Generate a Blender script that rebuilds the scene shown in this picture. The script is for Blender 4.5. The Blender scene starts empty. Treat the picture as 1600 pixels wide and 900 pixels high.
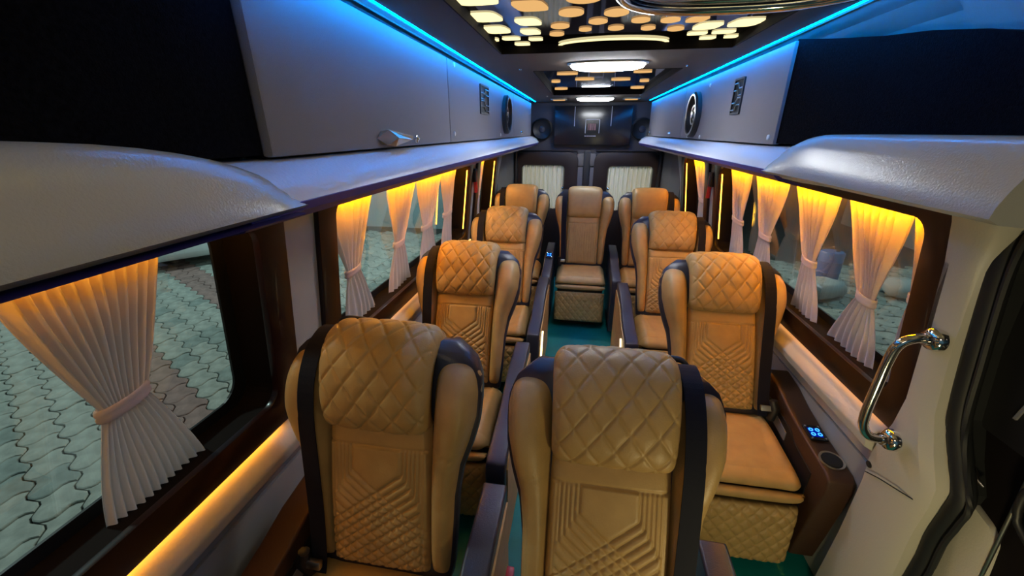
import bpy, bmesh, math, random
import numpy as np
from mathutils import Vector, Matrix
random.seed(7)
SC = bpy.context.scene
COL = SC.collection
PI = math.pi

# ---------------------------------------------------------------- camera
F_PX = 620.0
PITCH = math.radians(21.562)
YAW = math.radians(9.453)
cd = bpy.data.cameras.new('camera'); cam = bpy.data.objects.new('camera', cd); COL.objects.link(cam)
cd.sensor_fit = 'HORIZONTAL'; cd.sensor_width = 36.0; cd.lens = 36.0 * F_PX / 1600.0
cd.clip_start = 0.02
cam.location = (-0.055, 0.0, 1.70)
cam.rotation_euler = (PI/2 - PITCH, 0, YAW)
SC.camera = cam

# ---------------------------------------------------------------- world, lights, exposure
SC.view_settings.view_transform = 'Standard'
SC.view_settings.look = 'None'
SC.view_settings.gamma = 1.0
SC.view_settings.exposure = 0.0
SC.view_settings.use_curve_mapping = False
w = bpy.data.worlds.new('dusk_sky'); SC.world = w; w.use_nodes = True
w.node_tree.nodes['Background'].inputs[0].default_value = (0.18, 0.42, 0.55, 1)
w.node_tree.nodes['Background'].inputs[1].default_value = 0.22

def area(name, loc, rot, size, power, color, sy=None):
    l = bpy.data.lights.new(name, 'AREA'); l.energy = power; l.color = color
    l.shape = 'RECTANGLE'; l.size = size; l.size_y = sy or size
    o = bpy.data.objects.new(name, l); COL.objects.link(o); o.location = loc; o.rotation_euler = rot
    return o
# yard floodlights (outside, high above the paving on both sides) and two added fills
def spot_at(name, loc, target, power, color, size):
    o = area(name, loc, (0, 0, 0), size, power, color)
    o.rotation_euler = (Vector(target) - Vector(loc)).to_track_quat('-Z', 'Y').to_euler()
    return o
YARD = 430
spot_at('yard_flood_fill', (-7.5, 1.0, 7.0), (-5, 3.5, -.6), YARD, (0.82, 0.96, 0.93), 0.8)
spot_at('yard_flood_fill', (6.5, 7.0, 6.0), (4, 4.5, -.6), 150, (0.62, 0.92, 1.0), 0.8)
spot_at('yard_flood_fill', (0.3, 8.6, 2.4), (0, 4.7, 1.1), 330, (1.0, 0.95, 0.85), 0.6)  # added fill behind the van to brighten the rear door curtains
spot_at('yard_flood_fill', (-4.0, 6.2, 3.6), (-4.5, 9.6, .6), 160, (0.55, 0.9, 1.0), 0.5)  # added fill to brighten the yard wall
# step lamp low in the door well
spot_at('door_step_light', (0.50, 0.12, 0.62), (0.98, 1.10, 0.85), 3.4, (1.0, 0.83, 0.42), 0.12)
# added fill light in the cab ahead of the first row, behind the photographer
area('cab_fill_light', (0.0, -0.45, 1.93), (math.radians(28), 0, 0), 0.5, 1.8, (1.0, 0.80, 0.58), 0.2)

BLUE_E, AMBER_E, LAMP_E, CELL_E = 95.0, 150.0, 60.0, 0.85

# ---------------------------------------------------------------- materials
def M(name, col, rough=0.5, metal=0.0, noise=None, bump=None, coat=0.0, emis=None, spec=None, sheen=0, trans=0):
    m = bpy.data.materials.new(name); m.use_nodes = True
    nt = m.node_tree; b = nt.nodes['Principled BSDF']
    b.inputs['Base Color'].default_value = (*col, 1); b.inputs['Roughness'].default_value = rough
    b.inputs['Metallic'].default_value = metal; b.inputs['Coat Weight'].default_value = coat
    if spec is not None: b.inputs['Specular IOR Level'].default_value = spec
    if sheen: b.inputs['Sheen Weight'].default_value = sheen
    tc = nt.nodes.new('ShaderNodeTexCoord')
    if noise:
        sc, amt = noise[:2]
        n = nt.nodes.new('ShaderNodeTexNoise'); n.inputs['Scale'].default_value = sc; n.inputs['Detail'].default_value = 6
        r = nt.nodes.new('ShaderNodeValToRGB')
        r.color_ramp.elements[0].position = 0.3; r.color_ramp.elements[1].position = 0.7
        r.color_ramp.elements[0].color = (*[c*(1-amt) for c in col], 1)
        r.color_ramp.elements[1].color = (*[min(1, c*(1+amt)) for c in col], 1)
        nt.links.new(tc.outputs['Object'], n.inputs['Vector'])
        nt.links.new(n.outputs['Fac'], r.inputs['Fac']); nt.links.new(r.outputs['Color'], b.inputs['Base Color'])
    if bump:
        sc, st = bump[:2]
        n2 = nt.nodes.new('ShaderNodeTexNoise'); n2.inputs['Scale'].default_value = sc; n2.inputs['Detail'].default_value = 3
        bp = nt.nodes.new('ShaderNodeBump'); bp.inputs['Strength'].default_value = st; bp.inputs['Distance'].default_value = 0.002
        nt.links.new(tc.outputs['Object'], n2.inputs['Vector'])
        nt.links.new(n2.outputs['Fac'], bp.inputs['Height']); nt.links.new(bp.outputs['Normal'], b.inputs['Normal'])
    if emis:
        b.inputs['Emission Color'].default_value = (*emis[0], 1); b.inputs['Emission Strength'].default_value = emis[1]
    return m

TAN = M('tan_leather', (0.49, 0.315, 0.118), 0.42, noise=(14, 0.10), bump=(260, 0.35), spec=0.4)
NAVY = M('dark_navy_leather', (0.028, 0.027, 0.042), 0.36, bump=(260, 0.3), spec=0.55)
BROWNP = M('brown_leather_console', (0.062, 0.027, 0.013), 0.5, bump=(220, 0.3))
BLACKP = M('black_plastic', (0.012, 0.012, 0.014), 0.45)
RUBBER = M('black_rubber', (0.010, 0.011, 0.012), 0.6)
BELT = M('black_webbing', (0.006, 0.007, 0.016), 0.7, bump=(600, 0.4), spec=.2)
WOOD = M('dark_brown_gloss_trim', (0.016, 0.004, 0.003), 0.3, noise=(5, 0.25), coat=0.15, spec=.35)
FRAMEB = M('black_brown_liner', (0.006, 0.004, 0.004), 0.8, spec=.15)
BEIGE = M('off_white_plastic', (0.56, 0.53, 0.45), 0.40, bump=(180, 0.25))
BEIGEC = M('off_white_gloss_moulding', (0.47, 0.47, 0.42), 0.24, bump=(300, 0.25))
LEDGE = M('pale_grey_vinyl_ledge', (0.62, 0.62, 0.63), 0.36, bump=(120, 0.35))
VIOLET = M('violet_blue_edge_trim', (0.045, 0.035, 0.22), 0.35)
GREYF = M('grey_fabric_panel', (0.225, 0.215, 0.235), 0.75, bump=(500, 0.5))
GREYL = M('light_grey_lower_panel', (0.34, 0.33, 0.31), 0.55, bump=(200, 0.2))
CARPET = M('black_carpet_lining', (0.004, 0.004, 0.0055), 1.0, noise=(160, 0.6), bump=(400, 0.5), spec=.05)
HEAD = M('grey_headliner_fabric', (0.30, 0.28, 0.27), 0.9, bump=(500, 0.4))
CEILF = M('brown_grey_ceiling_fabric', (0.125, 0.098, 0.078), 0.85, bump=(500, 0.4))
REARM = M('dark_rear_trim', (0.05, 0.046, 0.055), 0.6)
REARD = M('dark_brown_rear_door_trim', (0.022, 0.014, 0.014), 0.42)
MIRR = M('dark_mirror_acrylic', (0.13, 0.12, 0.18), 0.05, metal=1.0)
CHROME = M('polished_chrome', (0.78, 0.76, 0.74), 0.12, metal=1.0)
SATIN = M('satin_metal', (0.62, 0.60, 0.56), 0.3, metal=1.0)
TEAL = M('teal_floor_covering', (0.0, 0.20, 0.20), 0.55, noise=(6, 0.2), bump=(300, 0.3))
SCREEN = M('black_glossy_screen', (0.008, 0.009, 0.014), 0.22)
PRINT_GLARE = M('pale_print_and_glare', (0.30, 0.30, 0.38), 0.5)
PRINTR = M('dull_red_print', (0.12, 0.04, 0.06), 0.5)
RED = M('red_plastic', (0.42, 0.015, 0.02), 0.4)
PLATE = M('grey_plate', (0.22, 0.22, 0.23), 0.4)
PAVE = M('grey_green_paver', (0.33, 0.335, 0.30), 0.85, noise=(9, 0.28), bump=(60, 0.5))
PAVR = M('reddish_paver', (0.27, 0.165, 0.15), 0.85, noise=(9, 0.28), bump=(60, 0.5))
PAVD = M('dark_stained_paver', (0.23, 0.255, 0.235), 0.85, noise=(9, 0.3), bump=(60, 0.5))
SOIL = M('dark_joint_soil', (0.045, 0.05, 0.045), 0.95, noise=(20, 0.4))
CARW = M('white_car_paint', (0.72, 0.75, 0.76), 0.25, coat=0.6)
CARG = M('dark_car_glass', (0.02, 0.025, 0.03), 0.08)
TYRE = M('tyre_rubber', (0.015, 0.015, 0.015), 0.8)
WALLO = M('pale_rendered_yard_wall', (0.36, 0.44, 0.45), 0.9, noise=(1.2, 0.2), bump=(40, 0.4))
TARP = M('blue_plastic_drum', (0.03, 0.16, 0.42), 0.4)
SACK = M('white_woven_sack', (0.38, 0.42, 0.42), 0.8, bump=(80, 0.6))
def emit(name, col, s):
    m = bpy.data.materials.new(name); m.use_nodes = True; nt = m.node_tree
    nt.nodes.remove(nt.nodes['Principled BSDF']); e = nt.nodes.new('ShaderNodeEmission')
    e.inputs[0].default_value = (*col, 1); e.inputs[1].default_value = s
    nt.links.new(e.outputs[0], nt.nodes['Material Output'].inputs[0]); return m
E_BLUE = emit('blue_led', (0.0, 0.26, 1.0), BLUE_E)
E_AMB = emit('amber_led', (1.0, 0.35, 0.0), AMBER_E)
E_AMBN = emit('amber_led_dim', (1.0, 0.40, 0.02), AMBER_E*.13)
E_AMBG = emit('amber_led_glass_side', (1.0, 0.38, 0.0), AMBER_E*.40)
E_AMB2 = emit('amber_led_upright', (1.0, 0.45, 0.04), 7.0)
E_LAMP = emit('cool_white_lamp', (0.90, 0.95, 1.0), LAMP_E)
E_WARM = emit('warm_white_led', (1.0, 0.78, 0.42), 4.5)
E_CELL = emit('amber_lit_acrylic', (1.0, 0.56, 0.20), CELL_E)
E_CELW = emit('bright_lit_acrylic', (1.0, 0.86, 0.42), 1.5)
E_BTN = emit('blue_button_glow', (0.05, 0.35, 1.0), 2.2)
E_BTN2 = emit('deep_blue_backlight', (0.0, 0.01, 0.30), 1.0)

def curtain_mat(name, col, tr=0.55):
    m = bpy.data.materials.new(name); m.use_nodes = True; nt = m.node_tree
    nt.nodes.remove(nt.nodes['Principled BSDF'])
    d = nt.nodes.new('ShaderNodeBsdfDiffuse'); t = nt.nodes.new('ShaderNodeBsdfTranslucent'); mx = nt.nodes.new('ShaderNodeMixShader')
    d.inputs[0].default_value = (*col, 1); t.inputs[0].default_value = (*col, 1); mx.inputs[0].default_value = tr
    n = nt.nodes.new('ShaderNodeTexNoise'); n.inputs['Scale'].default_value = 400
    bp = nt.nodes.new('ShaderNodeBump'); bp.inputs['Strength'].default_value = 0.3; bp.inputs['Distance'].default_value = 0.001
    nt.links.new(n.outputs['Fac'], bp.inputs['Height'])
    nt.links.new(bp.outputs['Normal'], d.inputs['Normal'])
    nt.links.new(d.outputs[0], mx.inputs[1]); nt.links.new(t.outputs[0], mx.inputs[2])
    nt.links.new(mx.outputs[0], nt.nodes['Material Output'].inputs[0]); return m
CURT = curtain_mat('cream_curtain_cloth', (0.80, 0.69, 0.66), 0.20)
CURTW = curtain_mat('white_curtain_cloth', (0.74, 0.70, 0.62), 0.22)
def glass_mat():
    m = bpy.data.materials.new('window_glass'); m.use_nodes = True; nt = m.node_tree
    nt.nodes.remove(nt.nodes['Principled BSDF'])
    t = nt.nodes.new('ShaderNodeBsdfTransparent'); t.inputs[0].default_value = (0.84, 0.92, 0.90, 1)
    g = nt.nodes.new('ShaderNodeBsdfGlossy'); g.inputs['Roughness'].default_value = 0.0
    lw = nt.nodes.new('ShaderNodeLayerWeight'); lw.inputs[0].default_value = 0.5
    pw = nt.nodes.new('ShaderNodeMath'); pw.operation = 'POWER'; pw.inputs[1].default_value = 3.0
    fr = nt.nodes.new('ShaderNodeMath'); fr.operation = 'MULTIPLY_ADD'; fr.inputs[1].default_value = 0.7; fr.inputs[2].default_value = 0.12
    nt.links.new(lw.outputs['Facing'], pw.inputs[0]); nt.links.new(pw.outputs[0], fr.inputs[0])
    mx = nt.nodes.new('ShaderNodeMixShader')
    nt.links.new(fr.outputs[0], mx.inputs[0]); nt.links.new(t.outputs[0], mx.inputs[1]); nt.links.new(g.outputs[0], mx.inputs[2])
    nt.links.new(mx.outputs[0], nt.nodes['Material Output'].inputs[0]); return m
GLASS = glass_mat()

# ---------------------------------------------------------------- helpers
def link(name, me, mat, parent=None):
    o = bpy.data.objects.new(name, me); COL.objects.link(o)
    if mat: me.materials.append(mat)
    if parent: o.parent = parent
    return o
def mesh(name, verts, faces, mat, parent=None, smooth=False, shear=None):
    if shear is not None: verts = [shr(v, shear) for v in verts]
    me = bpy.data.meshes.new(name); me.from_pydata([tuple(map(float, v)) for v in verts], [], faces); me.update()
    bm = bmesh.new(); bm.from_mesh(me); bmesh.ops.recalc_face_normals(bm, faces=bm.faces); bm.to_mesh(me); bm.free()
    if smooth: me.polygons.foreach_set('use_smooth', [True]*len(me.polygons))
    return link(name, me, mat, parent)
def shr(v, s):      # tumblehome of the van side: the wall leans out towards its foot
    x, y, z = v; z2 = max(z, 0.55)
    return (x + s*(1.2 - z2)*0.12, y, z)
class MB:
    def __init__(s): s.v = []; s.f = []
    def add(s, v, f):
        n = len(s.v); s.v += [tuple(p) for p in v]; s.f += [tuple(i+n for i in q) for q in f]; return s
    def box(s, x0, x1, y0, y1, z0, z1):
        v = [(x0,y0,z0),(x1,y0,z0),(x1,y1,z0),(x0,y1,z0),(x0,y0,z1),(x1,y0,z1),(x1,y1,z1),(x0,y1,z1)]
        return s.add(v, [(0,3,2,1),(4,5,6,7),(0,1,5,4),(1,2,6,5),(2,3,7,6),(3,0,4,7)])
    def prism(s, poly, axis, a, b):  # poly 2d, extruded along axis between a and b
        n = len(poly)
        def P(p, c): return {'x': (c, p[0], p[1]), 'y': (p[0], c, p[1]), 'z': (p[0], p[1], c)}[axis]
        v = [P(p, a) for p in poly] + [P(p, b) for p in poly]
        return s.add(v, [tuple(range(n))[::-1], tuple(range(n, 2*n))] + [(i, (i+1) % n, (i+1) % n+n, i+n) for i in range(n)])
    def tube(s, pts, r, n=12, closed=False):
        pts = [Vector(p) for p in pts]; m = len(pts); rings = []
        up = Vector((0.123, 0.31, 0.94)).normalized()
        for i, p in enumerate(pts):
            if closed: t = pts[(i+1) % m] - pts[i-1]
            else: t = pts[min(i+1, m-1)] - pts[max(i-1, 0)]
            t.normalize(); a = t.cross(up)
            if a.length < 1e-3: a = t.cross(Vector((1, 0, 0)))
            a.normalize(); b = t.cross(a)
            rr = r[i] if hasattr(r, '__len__') else r
            rings.append([p + (a*math.cos(2*PI*k/n) + b*math.sin(2*PI*k/n))*rr for k in range(n)])
        v = [q for R in rings for q in R]; f = []
        for i in range(m if closed else m-1):
            j = (i+1) % m
            f += [(i*n+k, i*n+(k+1) % n, j*n+(k+1) % n, j*n+k) for k in range(n)]
        if not closed: f += [tuple(range(n))[::-1], tuple(range((m-1)*n, m*n))]
        return s.add(v, f)
    def lathe(s, prof, c, ax, n=24, caps=True):   # prof: (radius, height) along axis
        ax = Vector(ax).normalized(); a = ax.orthogonal().normalized(); b = ax.cross(a); c = Vector(c)
        v = []; f = []
        for (r, h) in prof: v += [c + ax*h + (a*math.cos(2*PI*k/n)+b*math.sin(2*PI*k/n))*max(r, 1e-4) for k in range(n)]
        for i in range(len(prof)-1): f += [(i*n+k, i*n+(k+1) % n, (i+1)*n+(k+1) % n, (i+1)*n+k) for k in range(n)]
        if caps: f += [tuple(range(n))[::-1], tuple(range((len(prof)-1)*n, len(prof)*n))]
        return s.add(v, f)
    def build(s, name, mat, parent=None, smooth=False, shear=None, bevel=0, seg=2):
        o = mesh(name, s.v, s.f, mat, parent, smooth, shear)
        if bevel:
            bm = bmesh.new(); bm.from_mesh(o.data)
            es = [e for e in bm.edges if len(e.link_faces) == 2 and e.calc_face_angle(0) > 0.5]
            bmesh.ops.bevel(bm, geom=es, offset=bevel, segments=seg, profile=0.6, affect='EDGES', clamp_overlap=True)
            bm.to_mesh(o.data); bm.free()
            o.data.polygons.foreach_set('use_smooth', [True]*len(o.data.polygons))
            try: o.data.set_sharp_from_angle(angle=math.radians(50))
            except Exception: pass
        elif smooth:
            try: o.data.set_sharp_from_angle(angle=math.radians(50))
            except Exception: pass
        return o
def box(name, mat, parent, b, bevel=0, shear=None): return MB().box(*b).build(name, mat, parent, bevel=bevel, shear=shear)
def thing(name, label, cat, loc=(0, 0, 0), group=None):
    o = bpy.data.objects.new(name, None); COL.objects.link(o); o.empty_display_size = .1
    o.location = loc; o['label'] = label; o['category'] = cat
    if group: o['group'] = group
    return o
def tag(o, label, cat, group=None):
    o['label'] = label; o['category'] = cat
    if group: o['group'] = group
    return o
def struct(o): o['kind'] = 'structure'; return o
def sempty(name, loc=(0, 0, 0)):
    o = bpy.data.objects.new(name, None); COL.objects.link(o); o.location = loc; o['kind'] = 'structure'; return o
def copy_tree(o, parent=None):
    c = o.copy(); COL.objects.link(c); c.parent = parent
    for ch in list(o.children): copy_tree(ch, c)
    return c

def rrect(y0, y1, z0, z1, r, n=6):
    P = []
    for cy, cz, a0 in ((y1-r, z1-r, 0), (y0+r, z1-r, 90), (y0+r, z0+r, 180), (y1-r, z0+r, 270)):
        for k in range(n+1):
            a = math.radians(a0 + 90*k/n); P.append((cy+r*math.cos(a), cz+r*math.sin(a)))
    return P
def ring(name, mat, parent, inner, outer, a, b, axis='x', shear=None, bevel=0, s=1):
    n = len(inner); v = []
    for c in (a, b):
        for L in (inner, outer):
            v += [(s*c, p[0], p[1]) if axis == 'x' else (p[0], c, p[1]) if axis == 'y' else (p[0], p[1], c) for p in L]
    f = []
    for i in range(n):
        j = (i+1) % n
        f += [(i, j, n+j, n+i), (2*n+i, 3*n+i, 3*n+j, 2*n+j), (i, 2*n+i, 2*n+j, j), (n+i, n+j, 3*n+j, 3*n+i)]
    m = MB(); m.add(v, f); return m.build(name, mat, parent, shear=shear, bevel=bevel)

# padded surface: closed mesh, path given as pts [(a,b)] in the (y,z) plane, x range may vary along it
def pad(name, path, xr, thick, puff, relief, mat, parent, nu=40, nv=60, px=6, pv=10):
    path = np.array(path, float)
    seg = np.hypot(*np.diff(path, axis=0).T); S = np.r_[0, np.cumsum(seg)]; L = S[-1]
    # smooth resample
    ss = np.linspace(0, L, nv); y = np.interp(ss, S, path[:, 0]); z = np.interp(ss, S, path[:, 1])
    k = max(1, nv//14)
    for _ in range(2):
        for arr in (y, z):
            pr = np.pad(arr, k, 'edge'); pr[:k] = 2*arr[0]-arr[k:0:-1]; pr[-k:] = 2*arr[-1]-arr[-2:-k-2:-1]
            arr[:] = np.convolve(pr, np.ones(2*k+1)/(2*k+1), 'valid')
    ty = np.gradient(y); tz = np.gradient(z); ll = np.hypot(ty, tz); ty /= ll; tz /= ll
    ny, nz = -tz, ty                  # normal to the left of travel
    u = np.linspace(-1, 1, nu); v = ss/L
    # denser at edges
    u = np.sign(u)*(1-(1-np.abs(u))**1.25)
    U, V = np.meshgrid(u, v)
    x0, x1 = xr(V); X = (x0+x1)/2 + U*(x1-x0)/2
    ed = (1-np.abs(U)**px)**0.5 * (1-np.abs(2*V-1)**pv)**0.5
    h = -thick*(1-ed) + puff*np.sqrt(np.clip((1-U*U)*(1-(2*V-1)**2), 0, 1))
    if relief is not None: h = h + relief(X, V*L, U, V)*np.clip(ed*1.4-.3, 0, 1)
    Yf = y[:, None]+ny[:, None]*h; Zf = z[:, None]+nz[:, None]*h
    hb = -thick
    Yb = y[:, None]+ny[:, None]*hb+0*h; Zb = z[:, None]+nz[:, None]*hb+0*h
    A = np.stack([X, Yf, Zf], -1).reshape(-1, 3); B = np.stack([X, Yb, Zb], -1).reshape(-1, 3)
    V_ = np.vstack([A, B]); N = nu*nv
    i, j = np.meshgrid(np.arange(nv-1), np.arange(nu-1), indexing='ij'); a = (i*nu+j).ravel()
    q = np.stack([a, a+1, a+nu+1, a+nu], 1)
    F = [q, q[:, ::-1]+N]
    e = np.r_[np.arange(nu), np.arange(1, nv)*nu+nu-1, (nv-1)*nu+np.arange(nu-2, -1, -1), np.arange(nv-2, 0, -1)*nu]
    e2 = np.roll(e, -1); F.append(np.stack([e, e+N, e2+N, e2], 1))
    F = np.vstack(F)
    me = bpy.data.meshes.new(name); me.from_pydata(V_.tolist(), [], F.tolist()); me.update()
    bm = bmesh.new(); bm.from_mesh(me); bmesh.ops.remove_doubles(bm, verts=bm.verts, dist=1e-5); bmesh.ops.recalc_face_normals(bm, faces=bm.faces); bm.to_mesh(me); bm.free()
    me.polygons.foreach_set('use_smooth', [True]*len(me.polygons))
    return link(name, me, mat, parent)
def groove(d, w=0.0035): return np.exp(-(d/w)**2)
def quilt(pitch_x, pitch_s, depth=0.005, w=0.0035, puff=0.004):
    def f(X, S, U, V):
        p = X/pitch_x+S/pitch_s; q = X/pitch_x-S/pitch_s
        k = 1/math.hypot(1/pitch_x, 1/pitch_s)
        dp = np.abs(p-np.round(p))*k; dq = np.abs(q-np.round(q))*k; d = np.minimum(dp, dq)
        return -depth*groove(d, w) + puff*np.minimum(1, d/(k*.35))
    return f

# ---------------------------------------------------------------- floor
struct(box('floor', TEAL, None, (-1.02, 1.02, -0.9, 4.78, -0.06, 0.0)))
# ---------------------------------------------------------------- outer shell
def side_wall(s, name):
    m = MB(); segs = WIN[s]
    y0, y1 = (-0.9, 4.75) if s < 0 else (1.04, 4.75)
    m.box(*sorted((s*0.935, s*0.99)), y0, y1, 0, 0.87)
    m.box(*sorted((s*0.90, s*0.99)), y0, y1, 1.50, 2.08)
    prev = y0
    for (a, b) in segs:
        if a > prev: m.box(*sorted((s*0.885, s*0.99)), prev, a, 0.87, 1.50)
        prev = b
    m.box(*sorted((s*0.885, s*0.99)), prev, y1, 0.87, 1.50)
    return struct(m.build(name, BEIGE, shear=s))
# window openings per side (y0,y1 of the hole in the wall)
WIN = {-1: [(-0.55, 0.92), (1.12, 2.95), (3.13, 3.92)], 1: [(1.105, 2.95), (3.13, 3.92)]}
wall_l = side_wall(-1, 'wall_left'); wall_r = side_wall(1, 'wall_right')
wn = 0
Z0, Z1 = 0.955, 1.487
for s in (-1, 1):
    for (a, b) in WIN[s]:
        wn += 1
        W = sempty('window_%d' % wn)
        inn = rrect(a+.07, b-.07, Z0, Z1, .05); out = rrect(a-.025, b+.025, 0.865, 1.525, .012)
        ring('window_frame', WOOD, W, inn, out, 0.868, 0.888, shear=s, s=s, bevel=0.003)
        inn2 = rrect(a+.055, b-.055, Z0-.015, Z1+.015, .06); out2 = rrect(a+.005, b-.005, 0.885, 1.495, .01)
        ring('frame_liner', FRAMEB, W, inn2, out2, 0.886, 1.0, shear=s, s=s)
        gi = rrect(a+.09, b-.09, Z0+.02, Z1-.0, .06)
        ring('glass_border', BLACKP, W, gi, out2, 0.990, 0.997, shear=s, s=s)
        box('glass_pane', GLASS, W, (*sorted((s*1.0, s*1.004)), a+.02, b-.02, 0.90, 1.49), shear=s)
        # amber light strip tucked behind the lip: top and both uprights
        strip = MB(); t = .007
        strip.box(*sorted((s*0.889, s*0.897)), a+.10, b-.10, Z1+.003, Z1+.003+t)
        near_w = s < 0 and a < 0
        strip.build('led_strip', E_AMBN if near_w else E_AMB, W, shear=s)
        MB().box(*sorted((s*0.968, s*0.974)), a+.10, b-.10, 1.487, 1.493).build('led_strip', E_AMBN if near_w else E_AMBG, W, shear=s)
        if not (s < 0 and a < 0):
            MB().box(*sorted((s*0.889, s*0.897)), b-.0585-t*.6, b-.0585, Z0+.05, Z1-.05).build('led_strip', E_AMB2, W, shear=s)

# below-window sill ledge (rounded step) and lower seam panels, one per side
def sill(s, y0, y1, n):
    prof = [(0.93, 0.850), (0.895, 0.846), (0.860, 0.828), (0.834, 0.800), (0.836, 0.765), (0.885, 0.735), (0.94, 0.73), (0.94, 0.852)]
    m = MB(); m.prism([(s*p[0], p[1]) for p in prof], 'y', y0, y1)
    o = struct(m.build('trim_%d' % n, BEIGE, shear=s, bevel=0.006))
    MB().box(*sorted((s*.882, s*.892)), y0+.02, y1-.05, .8605, .8635).build('led_strip', E_SILLFILL if (s < 0 and y0 < 0) else E_SILLFILLR, o, shear=s)  # hidden strip added under the frame to cast the amber wash on the sill
E_SILLFILL = emit('amber_sill_fill', (1.0, 0.36, 0.03), 15.0)
E_SILLFILLR = emit('amber_sill_fill_dim', (1.0, 0.42, 0.12), 5.0)
sill(-1, -0.9, 0.915, 1); sill(-1, 0.92, 4.7, 2); sill(1, 1.16, 4.7, 3)
def lower(s, y0, y1, n):
    T = sempty('trim_%d' % n)
    k = 0
    ys = [y0]
    while ys[-1]+1.1 < y1: ys.append(ys[-1]+1.05)
    ys.append(y1)
    for i in range(len(ys)-1):
        box('upper_panel', GREYL if s < 0 else BEIGE, T, (*sorted((s*0.905, s*0.936)), ys[i]+.003, ys[i+1]-.003, 0.655, 0.735), bevel=0.004, shear=s)
        box('lower_panel', GREYL, T, (*sorted((s*0.90, s*0.936)), ys[i]+.003, ys[i+1]-.003, 0.02, 0.65), bevel=0.004, shear=s)
lower(-1, -0.9, 4.7, 4); lower(1, 1.17, 4.7, 5)

# door pillar on the right: lathe-like upright moulding, plus arch above the door and headliner over it
def pillar():
    # stations: z, y_front(door side), y_back, x_in
    st = [(-.05, 0.97, 1.22, .865), (0.35, 0.985, 1.20, .87), (0.62, 0.98, 1.18, .865), (0.74, 0.955, 1.165, .86), (0.82, 0.945, 1.14, .855),
          (0.90, 0.985, 1.115, .86), (1.0, 1.02, 1.10, .865), (1.2, 1.03, 1.10, .868), (1.4, 1.02, 1.10, .868), (1.5, 0.99, 1.10, .86), (1.6, 0.92, 1.10, .84), (1.7, 0.80, 1.10, .80)]
    v = []; f = []; K = 7
    for (z, a, b, x) in st:
        c = [(0.935, a), (x+.06, a), (x+.02, a+.006), (x, a+.03), (x, b-.004), (x+.03, b), (0.935, b)]
        v += [(p[0], p[1], z) for p in c]
    for i in range(len(st)-1):
        f += [(i*K+k, i*K+(k+1) % K, (i+1)*K+(k+1) % K, (i+1)*K+k) for k in range(K)]
    f += [tuple(range(K)), tuple(range((len(st)-1)*K, len(st)*K))]
    return mesh('trim_6', v, f, BEIGE, None, True, 1)
tp = struct(pillar())
jb = MB(); jst = [(-.05, .972), (0.35, 0.987), (0.62, 0.982), (0.74, 0.957), (0.82, 0.947), (0.90, 0.987), (1.0, 1.022), (1.2, 1.032), (1.4, 1.022), (1.5, 0.992), (1.6, 0.922), (1.7, 0.802)]
jv = []
for (z, a) in jst: jv += [(.9355, a, z), (1.08, a, z), (1.08, 1.13, z), (.9355, 1.13, z)]
jf = [(i*4+k, i*4+(k+1) % 4, i*4+4+(k+1) % 4, i*4+4+k) for i in range(len(jst)-1) for k in range(4)]+[(0, 1, 2, 3), (4*len(jst)-4, 4*len(jst)-3, 4*len(jst)-2, 4*len(jst)-1)]
mesh('door_jamb', jv, jf, RUBBER, tp, False, 1)
try: tp.data.set_sharp_from_angle(angle=math.radians(40))
except Exception: pass
# horizontal seam line and dark plug on pillar
MB().tube([(0.856, 1.16, 0.668), (0.854, 1.10, 0.70), (0.853, 1.03, 0.73), (0.86, .985, 0.745)], 0.0018, 6).build('panel_seam', RUBBER, tp, shear=1)
MB().lathe([(0.011, 0), (0.011, .004), (0.004, .006)], (0.862, 1.158, 0.70), (-1, 0, 0), 12).build('dark_plug', BLACKP, tp, shear=1)
# header above the door, curving to the roof
hd = MB()
hp = [(0.98, 1.53), (0.90, 1.535), (0.86, 1.56), (0.83, 1.62), (0.815, 1.70), (0.79, 1.80), (0.74, 1.90), (0.68, 1.97), (0.62, 2.0), (0.62, 2.06), (1.0, 2.06)]
hd.prism([(p[0], p[1]) for p in hp], 'y', -0.9, 1.12)
struct(hd.build('trim_7', HEAD, smooth=True))
# same roof edge above the overhead lockers
for s, n, y0 in ((1, 8, 1.12), (-1, 9, -0.9)):
    hp2 = [(0.635, 2.0), (0.70, 1.985), (0.76, 1.95), (0.84, 1.86), (0.89, 1.72), (0.895, 1.52), (0.98, 1.5), (1.0, 2.09), (0.60, 2.09), (0.60, 2.0)]
    m = MB(); m.prism([(s*p[0], p[1]) for p in hp2], 'y', y0, 4.72)
    struct(m.build('trim_%d' % n, HEAD))
# rubber door seal
sp = [(0.93, 0.985, 1.56), (0.925, 1.012, 1.50), (0.92, 1.018, 1.40), (0.925, 1.018, 1.2), (0.925, 1.008, 1.02), (0.925, .975, 0.92), (0.92, 0.93, 0.83), (0.92, 0.94, 0.75), (0.925, 0.965, 0.62), (0.925, 0.97, 0.35), (0.93, 0.96, 0.03)]
def smoothpts(p, n=6):
    P = [Vector(q) for q in p]; out = []
    for i in range(len(P)-1):
        p0 = P[max(i-1, 0)]; p1 = P[i]; p2 = P[i+1]; p3 = P[min(i+2, len(P)-1)]
        for k in range(n):
            t = k/n; out.append(0.5*((2*p1)+(-p0+p2)*t+(2*p0-5*p1+4*p2-p3)*t*t+(-p0+3*p1-3*p2+p3)*t**3))
    out.append(P[-1]); return out
seal = MB().tube([shr(q, 1) for q in smoothpts(sp)], 0.024, 10).build('trim_10', RUBBER, smooth=True); struct(seal)
MB().tube([shr((q[0]-.014, q[1]-.035, q[2]), 1) for q in smoothpts(sp)], 0.007, 6).build('seal_lip', RUBBER, seal, smooth=True)

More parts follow.
